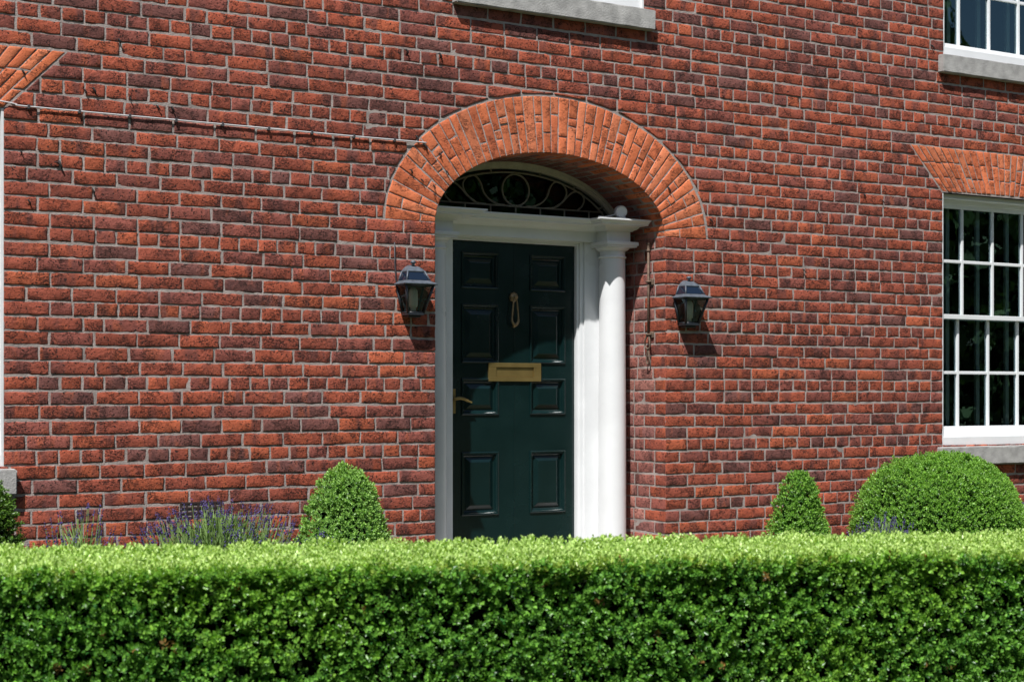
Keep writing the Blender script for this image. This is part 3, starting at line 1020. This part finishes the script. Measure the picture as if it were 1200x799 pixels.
# ------------------------------------------------------------------ foliage
def sprigs(name, P, D, length, K, leaf_l, leaf_w, cols, mat, parent=None, spread=(75, 22)):
    """leafy shoots: P points, D directions (n,3); K leaves in crossed pairs on each"""
    n = len(P)
    D = D / np.linalg.norm(D, axis=1, keepdims=True)
    ref = np.where(np.abs(D[:, 2:3]) < .9, np.array([[0., 0., 1.]]), np.array([[1., 0., 0.]]))
    A = np.cross(D, ref); A /= np.linalg.norm(A, axis=1, keepdims=True)
    B = np.cross(A, D)
    ph0 = rng.uniform(0, 2 * PI, n)
    V = np.zeros((n, K, 6, 3), np.float32)
    Cc = np.ones((n, K, 6, 4), np.float32)
    for j in range(K):
        fr = (j // 2) / max(1, (K // 2 - 1))
        ph = ph0 + (j % 2) * PI + (j // 2) * PI / 2 + rng.normal(0, .25, n)
        el = np.radians(spread[0] + (spread[1] - spread[0]) * fr + rng.normal(0, 12, n))
        rad = A * np.cos(ph)[:, None] + B * np.sin(ph)[:, None]
        d = D * np.cos(el)[:, None] + rad * np.sin(el)[:, None]
        nrm = D * np.sin(el)[:, None] - rad * np.cos(el)[:, None]
        side = np.cross(d, nrm)
        roll = rng.normal(0, .35, n)[:, None]
        side, nrm = side * np.cos(roll) + nrm * np.sin(roll), nrm * np.cos(roll) - side * np.sin(roll)
        sz = rng.uniform(.75, 1.2, n) * (1 - .25 * (fr > .9))
        l = (leaf_l * sz)[:, None]; w = (leaf_w * .5 * sz)[:, None]
        base = P + D * (length * fr * rng.uniform(.9, 1.05, n))[:, None] + rad * .0012
        fold = .35
        V[:, j, 0] = base
        V[:, j, 1] = base + d * l * .32 + side * w * .95 + nrm * w * fold
        V[:, j, 2] = base + d * l * .72 + side * w * .85 + nrm * w * fold
        V[:, j, 3] = base + d * l + nrm * (-w * .15)
        V[:, j, 4] = base + d * l * .72 - side * w * .85 + nrm * w * fold
        V[:, j, 5] = base + d * l * .32 - side * w * .95 + nrm * w * fold
        c = cols(n, fr)
        Cc[:, j, :, :3] = c[:, None, :]
    NV_ = n * K * 6
    V = V.reshape(NV_, 3); Cc = Cc.reshape(NV_, 4)
    nl = n * K
    b0 = (np.arange(nl) * 6)[:, None]
    q = np.concatenate([b0 + np.array([[0, 1, 2, 3]]), b0 + np.array([[0, 3, 4, 5]])], 1).reshape(-1).astype(np.int32)
    return V, Cc, q

def mesh_np(name, V, Cc, q, mat, parent=None, sides=4):
    me = bpy.data.meshes.new(name)
    me.vertices.add(len(V)); me.vertices.foreach_set('co', V.astype(np.float32).ravel())
    nf = len(q) // sides
    me.loops.add(len(q)); me.loops.foreach_set('vertex_index', q)
    me.polygons.add(nf)
    me.polygons.foreach_set('loop_start', np.arange(nf, dtype=np.int32) * sides)
    me.update(calc_edges=True)
    a = me.attributes.new('tint', 'FLOAT_COLOR', 'POINT')
    a.data.foreach_set('color', Cc.astype(np.float32).ravel())
    me.validate()
    return link(name, me, parent, [mat])

def join_parts(parts):
    Vs, Cs, Qs = [], [], []; off = 0
    for V, C_, q in parts:
        Vs.append(V); Cs.append(C_); Qs.append(q + off); off += len(V)
    return np.concatenate(Vs), np.concatenate(Cs), np.concatenate(Qs)

def palette(light, dark, p_new=.5, jit=.22):
    light = np.array(light); dark = np.array(dark)
    def f(n, fr):
        t = np.clip(rng.normal(p_new + .5 * (fr - .5), .22, n), 0, 1)[:, None]
        c = dark * (1 - t) + light * t
        return c * rng.uniform(1 - jit, 1 + jit, (n, 1))
    return f

# camera frame (also used to lay the hedge where it stands in the garden)
TH = math.radians(31.5)
F_PX = 1930.
CAM = Vector((-9.895 * math.sin(TH), -9.895 * math.cos(TH), 1.35))
AX = Vector((math.sin(TH), math.cos(TH), 0)); RX = Vector((math.cos(TH), -math.sin(TH), 0))
# front edge of the hedge runs 8 degrees off the picture plane
hp = Vector((CAM.x, CAM.y, 0)) + AX * 4.03 + RX * .06
hu = (RX * 2.527 + AX * .46).normalized()
hw_ = Vector((-hu.y, hu.x, 0))
if hw_.dot(AX) < 0: hw_ = -hw_
HT, HWD, HR = .953, .60, .06

def vnoise(seed, n=6, fmin=2., fmax=14.):
    r = np.random.default_rng(seed)
    k = r.normal(0, 1, (n, 3)); k /= np.linalg.norm(k, axis=1, keepdims=True); k *= r.uniform(fmin, fmax, (n, 1))
    ph = r.uniform(0, 6.28, n)
    return lambda P: np.sin(P @ k.T + ph).mean(1)
nz1, nz2, nz3 = vnoise(3, 7, 8, 40), vnoise(4, 8, 20, 90), vnoise(9, 6, 5, 22)

def hedge_pts(n, u0, u1, s0, s1):
    """perimeter s: 0 ground front .. up the front, corner, over the top, down the back"""
    a = HT - HR; b = HR * PI / 2; c = HWD - 2 * HR
    u = rng.uniform(u0, u1, n); s = rng.uniform(s0, s1, n)
    dep = np.zeros(n); z = np.zeros(n); nd = np.zeros(n); nzz = np.zeros(n)
    m1 = s < a; z[m1] = s[m1]; nd[m1] = -1
    m2 = (s >= a) & (s < a + b); t = (s[m2] - a) / HR; dep[m2] = HR - HR * np.cos(t); z[m2] = a + HR * np.sin(t); nd[m2] = -np.cos(t); nzz[m2] = np.sin(t)
    m3 = (s >= a + b) & (s < a + b + c); dep[m3] = HR + s[m3] - a - b; z[m3] = HT; nzz[m3] = 1
    m4 = (s >= a + b + c) & (s < a + 2 * b + c); t = (s[m4] - a - b - c) / HR; dep[m4] = HWD - HR + HR * np.sin(t); z[m4] = a + HR * np.cos(t); nd[m4] = np.sin(t); nzz[m4] = np.cos(t)
    m5 = s >= a + 2 * b + c; dep[m5] = HWD; z[m5] = a - (s[m5] - a - 2 * b - c); nd[m5] = 1
    U = np.array(hu); W = np.array(hw_)
    P = np.array(hp)[None] + u[:, None] * U + dep[:, None] * W; P[:, 2] = z
    Nn = nd[:, None] * W; Nn[:, 2] += nzz
    return P, Nn, nzz
def hedge_part(n, u0, u1, s0, s1, pal_top, pal_front, K=10):
    n = int(n * 1.75)
    P, Nn, nzz = hedge_pts(n, u0, u1, s0, s1)
    off = nz1(P) * .024 * (1 - .6 * nzz) + nz2(P) * .020 * (1 - .5 * nzz) - rng.uniform(0, 1, n) ** 1.2 * .05
    P = P + Nn * off[:, None] - Nn * .028
    D = Nn * .75 + rng.normal(0, .38, (n, 3)); D[:, 2] += .55
    # tops: straight new shoots
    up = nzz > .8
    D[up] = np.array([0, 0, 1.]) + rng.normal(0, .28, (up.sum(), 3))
    out = []
    patch = nz3(P) + rng.normal(0, .12, n) > .16
    dead = rng.uniform(0, 1, n) < .006
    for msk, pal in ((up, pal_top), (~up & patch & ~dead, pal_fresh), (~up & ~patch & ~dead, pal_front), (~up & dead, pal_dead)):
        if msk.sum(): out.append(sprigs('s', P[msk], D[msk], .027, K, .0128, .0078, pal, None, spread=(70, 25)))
    return out
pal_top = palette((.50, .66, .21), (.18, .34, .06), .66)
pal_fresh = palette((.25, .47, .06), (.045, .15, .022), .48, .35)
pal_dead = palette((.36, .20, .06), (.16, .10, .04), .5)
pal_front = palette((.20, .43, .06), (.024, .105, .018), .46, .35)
parts = []
a_ = HT - HR; b_ = HR * PI / 2; c_ = HWD - 2 * HR
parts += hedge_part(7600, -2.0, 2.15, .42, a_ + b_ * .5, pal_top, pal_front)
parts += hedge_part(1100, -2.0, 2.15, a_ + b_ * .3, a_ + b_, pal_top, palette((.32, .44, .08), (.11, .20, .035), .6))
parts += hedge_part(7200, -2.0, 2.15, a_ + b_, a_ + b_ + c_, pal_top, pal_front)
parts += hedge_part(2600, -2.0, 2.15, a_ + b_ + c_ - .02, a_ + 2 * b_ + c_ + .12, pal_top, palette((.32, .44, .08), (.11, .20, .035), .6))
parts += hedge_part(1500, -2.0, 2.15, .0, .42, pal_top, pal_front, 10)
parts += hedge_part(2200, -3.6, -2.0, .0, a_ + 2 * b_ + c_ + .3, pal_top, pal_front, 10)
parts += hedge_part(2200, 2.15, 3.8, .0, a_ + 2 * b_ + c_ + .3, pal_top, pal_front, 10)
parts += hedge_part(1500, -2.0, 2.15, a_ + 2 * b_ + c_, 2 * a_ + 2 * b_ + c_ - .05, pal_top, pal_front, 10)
V, Cc, q = join_parts(parts)
hedge = mesh_np('hedge', V, Cc, q, M_leaf)
tag(hedge, 'long clipped box hedge with a flat bright green top in front of the house', 'hedge')
# twiggy heart of the hedge
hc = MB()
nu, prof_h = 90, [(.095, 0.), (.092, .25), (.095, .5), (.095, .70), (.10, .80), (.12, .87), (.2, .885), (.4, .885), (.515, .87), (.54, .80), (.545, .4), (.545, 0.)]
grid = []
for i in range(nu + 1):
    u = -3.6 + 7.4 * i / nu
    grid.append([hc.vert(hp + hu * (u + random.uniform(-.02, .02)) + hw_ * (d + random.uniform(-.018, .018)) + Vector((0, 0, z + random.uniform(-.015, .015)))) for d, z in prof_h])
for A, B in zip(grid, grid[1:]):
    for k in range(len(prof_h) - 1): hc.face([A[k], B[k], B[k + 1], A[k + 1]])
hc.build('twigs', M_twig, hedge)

def topiary(name, x, y, prof_t, n, label, pal, lean=.0, K=10, ll=.0150, lw=.0085, seed=1):
    """clipped bush of revolution: prof_t = (radius, height) from the ground up"""
    r_ = np.array([p[0] for p in prof_t]); z_ = np.array([p[1] for p in prof_t])
    seg = np.hypot(np.diff(r_), np.diff(z_)); rm = (r_[1:] + r_[:-1]) / 2
    wgt = seg * np.maximum(rm, .01); wgt /= wgt.sum()
    i = rng.choice(len(seg), n, p=wgt); t = rng.uniform(0, 1, n)
    rr_ = r_[i] + (r_[i + 1] - r_[i]) * t; zz = z_[i] + (z_[i + 1] - z_[i]) * t
    dr = (r_[i + 1] - r_[i]) / seg[i]; dz = (z_[i + 1] - z_[i]) / seg[i]
    th = rng.uniform(0, 2 * PI, n)
    # more leaves on the garden side
    back = (np.sin(th) > .35) & (rng.uniform(0, 1, n) < .6)
    th = np.where(back, -th, th)
    Nn = np.stack([np.cos(th) * dz, np.sin(th) * dz, -dr], 1)
    P = np.stack([x + rr_ * np.cos(th), y + rr_ * np.sin(th), zz], 1)
    n1, n2 = vnoise(seed, 7, 7, 22), vnoise(seed + 50, 8, 30, 110)
    P = P + Nn * (n1(P) * .034 + n2(P) * .022 - rng.uniform(0, 1, n) ** 1.4 * .04 - .016)[:, None]
    D = Nn + rng.normal(0, .42, (n, 3)); D[:, 2] += .35
    V, Cc, q = sprigs(name, P, D, .028, K, ll, lw, pal, None)
    o = mesh_np('topiary_bush', V, Cc, q, M_leaf)
    tag(o, label, 'bush')
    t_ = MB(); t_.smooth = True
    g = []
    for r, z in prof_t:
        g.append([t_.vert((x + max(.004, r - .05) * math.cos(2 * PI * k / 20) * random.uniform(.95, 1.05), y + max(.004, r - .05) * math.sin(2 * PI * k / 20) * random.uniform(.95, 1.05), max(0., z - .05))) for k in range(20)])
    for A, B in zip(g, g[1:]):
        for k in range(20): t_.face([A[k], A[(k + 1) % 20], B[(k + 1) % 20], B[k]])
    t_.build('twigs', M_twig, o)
    return o
pal_b = palette((.33, .54, .13), (.07, .19, .04), .52, .3)
pal_b2 = palette((.29, .52, .09), (.045, .15, .024), .5, .3)
pal_d = palette((.29, .52, .085), (.055, .17, .028), .5, .35)
topiary('a', -1.405, -.60, [(.28, .0), (.285, .2), (.262, .42), (.232, .60), (.200, .70), (.174, .80), (.142, .885), (.092, .945), (.045, .978), (0, .994)], 5200,
        'rounded cone of clipped box left of the front door, beside the lavender', pal_b, seed=21)
topiary('b', 1.722, -.60, [(.22, .0), (.225, .2), (.200, .42), (.178, .54), (.155, .62), (.138, .70), (.105, .785), (.060, .86), (.03, .88), (0, .888)], 3400,
        'slim box cone right of the front door, standing next to the wide dome', pal_b2, seed=22)
dome = [(.50, .0), (.53, .2), (.545, .42), (.540, .56), (.525, .63), (.490, .72), (.425, .82), (.34, .89), (.25, .94), (.14, .972), (0, .984)]
topiary('c', 2.632, -.90, dome, 13500, 'wide dome of clipped box below the right-hand window', pal_d, seed=23, ll=.0135, lw=.008)
topiary('d', -3.300, -.5, [(.27, .0), (.275, .2), (.255, .5), (.235, .66), (.21, .80), (.16, .90), (.08, .97), (0, .985)], 3400,
        'clipped box bush at the left edge, under the corner of the stone window sill', palette((.13, .25, .035), (.03, .085, .016), .5), seed=24)

def lavender(x, y, rx, ry, n, h0, h1, label, seed, dense=True, splay=.35):
    r = np.random.default_rng(seed)
    Vs, Cs, Qs = [], [], []; off = 0
    def strip(P0, P1, P2, w, col):
        nonlocal off
        d = (P2 - P0); s = np.cross(d, np.array([.5, 1, .1])); s /= (np.linalg.norm(s) + 1e-9)
        s2 = np.cross(d, s); s2 /= (np.linalg.norm(s2) + 1e-9)
        for q_ in (s, s2):
            Vs.append(np.array([P0 - q_ * w, P0 + q_ * w, P1 + q_ * w * .9, P1 - q_ * w * .9, P2 + q_ * w * .6, P2 - q_ * w * .6]))
            Cs.append(np.tile(np.array([*col, 1.]), (6, 1)))
            Qs.append(np.array([0, 1, 2, 3, 3, 2, 4, 5]) + off); off += 6
    def blob(c, rad, col):
        nonlocal off
        for k in range(2):
            a = r.normal(0, 1, 3); a /= np.linalg.norm(a); b = np.cross(a, r.normal(0, 1, 3)); b /= np.linalg.norm(b)
            Vs.append(np.array([c - a * rad, c - b * rad * .8, c + a * rad, c + b * rad * .8])); Cs.append(np.tile(np.array([*col, 1.]), (4, 1)))
            Qs.append(np.array([0, 1, 2, 3]) + off); off += 4
    for i in range(n):
        a = r.uniform(0, 2 * PI); rho = math.sqrt(r.uniform(0, 1))
        bx_, by_ = x + rx * .55 * rho * math.cos(a), y + ry * .55 * rho * math.sin(a)
        h = r.uniform(h0, h1) * (1 - .22 * rho * rho)
        tx, ty_ = x + rx * 1.1 * rho * math.cos(a) + r.normal(0, .02), y + ry * 1.1 * rho * math.sin(a)
        P0 = np.array([bx_, by_, .02]); P2 = np.array([tx, ty_, h]); P1 = (P0 + P2) / 2 + np.array([(bx_ - tx) * .12, (by_ - ty_) * .12, .05 * h])
        g = r.uniform(.8, 1.2)
        strip(P0, P1, P2, .0022, (.22 * g, .34 * g, .11 * g))
        d = (P2 - P1) / np.linalg.norm(P2 - P1)
        L = r.uniform(.020, .045)
        k = r.uniform(.7, 1.25)
        for j in range(8):
            c = P2 + d * (L * j / 7) + r.normal(0, .0022, 3)
            col = (.095 * k, .075 * k, .24 * k) if r.uniform() < .8 else (.12, .10, .22)
            blob(c, .0058 * (1 - .05 * j), col)
        if r.uniform() < .35:
            c0 = P2 - d * r.uniform(.03, .06)
            for j in range(3): blob(c0 + r.normal(0, .004, 3), .006, (.085 * k, .065 * k, .25 * k))
    # grey-green leaves
    for i in range(int(n * (10. if dense else 14.0))):
        a = r.uniform(0, 2 * PI); rho = math.sqrt(r.uniform(0, 1))
        b0 = np.array([x + rx * .7 * rho * math.cos(a), y + ry * .7 * rho * math.sin(a), 0.])
        z = r.uniform(.45, 1.) * (h0 * (1.04 if dense else 1.0)) * (1 - .3 * rho * rho)
        P0 = b0 + np.array([0, 0, z]) ; 
        dr_ = np.array([math.cos(a) * rho * .5 + r.normal(0, .3), math.sin(a) * rho * .5 + r.normal(0, .3), 1.]); dr_ /= np.linalg.norm(dr_)
        L = r.uniform(.04, .085); g = r.uniform(.7, 1.3)
        strip(P0, P0 + dr_ * L * .5, P0 + dr_ * L + np.array([0, 0, -.004]), .0026, (.24 * g, .37 * g, .12 * g))
    o = mesh_np('lavender', np.concatenate(Vs), np.concatenate(Cs), np.concatenate(Qs).astype(np.int32), M_lav)
    tag(o, label, 'lavender', 'lavender plants along the wall')
    return o
lavender(-2.03, -.42, .43, .24, 360, .68, .81, 'bushy lavender with purple spikes in front of the air brick', 1)
lavender(-2.78, -.45, .21, .16, 70, .665, .83, 'sparse leggy lavender near the left window sill, brick showing through', 2, dense=False)
lavender(-1.58, -.78, .17, .12, 46, .56, .64, 'low lavender at the foot of the rounded box cone', 3)
lavender(1.46, -1.62, .24, .13, 150, .57, .675, 'small deep blue lavender in front of the wide box dome', 4)

# ------------------------------------------------------------------ ground and the wood across the garden
g = MB(); R_ = 400
g.quad((-R_, -R_, 0), (R_, -R_, 0), (R_, R_, 0), (-R_, R_, 0))
structure(g.build('ground', M_gravel))
# trees across the garden: only ever seen mirrored in the glass and the gloss paint
n = 240000
az = rng.uniform(math.radians(-75), math.radians(85), n)
ce = rng.uniform(0, 1, n)
dist = 27 + 4 * rng.normal(0, 1, n) * .5
lump = 7.6 + 1.6 * np.sin(az * 9.3) + 1.1 * np.sin(az * 23.1 + 1) + .5 * np.sin(az * 51)
z = ce ** .75 * lump
P = np.stack([.5 + dist * np.sin(az), -dist * np.cos(az), z], 1)
a = rng.normal(0, 1, (n, 3)); a /= np.linalg.norm(a, axis=1, keepdims=True)
b = np.cross(a, rng.normal(0, 1, (n, 3))); b /= np.linalg.norm(b, axis=1, keepdims=True)
s = rng.uniform(.09, .23, n)[:, None]
V = np.stack([P - a * s, P - b * s * .7, P + a * s, P + b * s * .7], 1).reshape(-1, 3)
col = np.ones((n, 4)); col[:, :3] = np.array([.085, .15, .045]) * rng.uniform(.5, 1.4, (n, 1))
wood = mesh_np('treeline', V, np.repeat(col, 4, 0), np.arange(n * 4, dtype=np.int32), M_tree)
wood['label'] = 'dark belt of trees across the garden'; wood['kind'] = 'stuff'

# ------------------------------------------------------------------ light, sky, camera
d = Vector((1.08, 1.0, -2.32)).normalized()
sun = bpy.data.lights.new('sun', 'SUN'); sun.energy = 5.0; sun.angle = math.radians(.53); sun.color = (1., .978, .95)
so = bpy.data.objects.new('sun', sun); COL.objects.link(so)
so.rotation_euler = d.to_track_quat('-Z', 'Y').to_euler(); so.location = (-9, -9, 18)
W = bpy.data.worlds.new('World'); S.world = W; W.use_nodes = True
nt = W.node_tree
sky = nt.nodes.new('ShaderNodeTexSky'); sky.sky_type = 'NISHITA'; sky.sun_disc = False
sky.sun_elevation = math.asin(-d.z); sky.sun_rotation = math.atan2(-d.x, -d.y)
nt.links.new(sky.outputs[0], nt.nodes['Background'].inputs['Color'])
nt.nodes['Background'].inputs['Strength'].default_value = .062

cam = bpy.data.cameras.new('camera'); co = bpy.data.objects.new('camera', cam); COL.objects.link(co)
co.location = CAM
co.rotation_euler = (math.radians(90), 0, -TH)
cam.sensor_width = 36; cam.lens = F_PX / 1200 * 36
cam.shift_y = 62.5 / 1200
cam.clip_end = 2000
cam.dof.use_dof = True; cam.dof.focus_distance = 9.7; cam.dof.aperture_fstop = 8.0
S.camera = co
S.view_settings.view_transform = 'Standard'; S.view_settings.look = 'None'
S.view_settings.exposure = .38; S.view_settings.gamma = 1
S.cycles.max_bounces = 8; S.cycles.transparent_max_bounces = 16
S.cycles.use_denoising = True
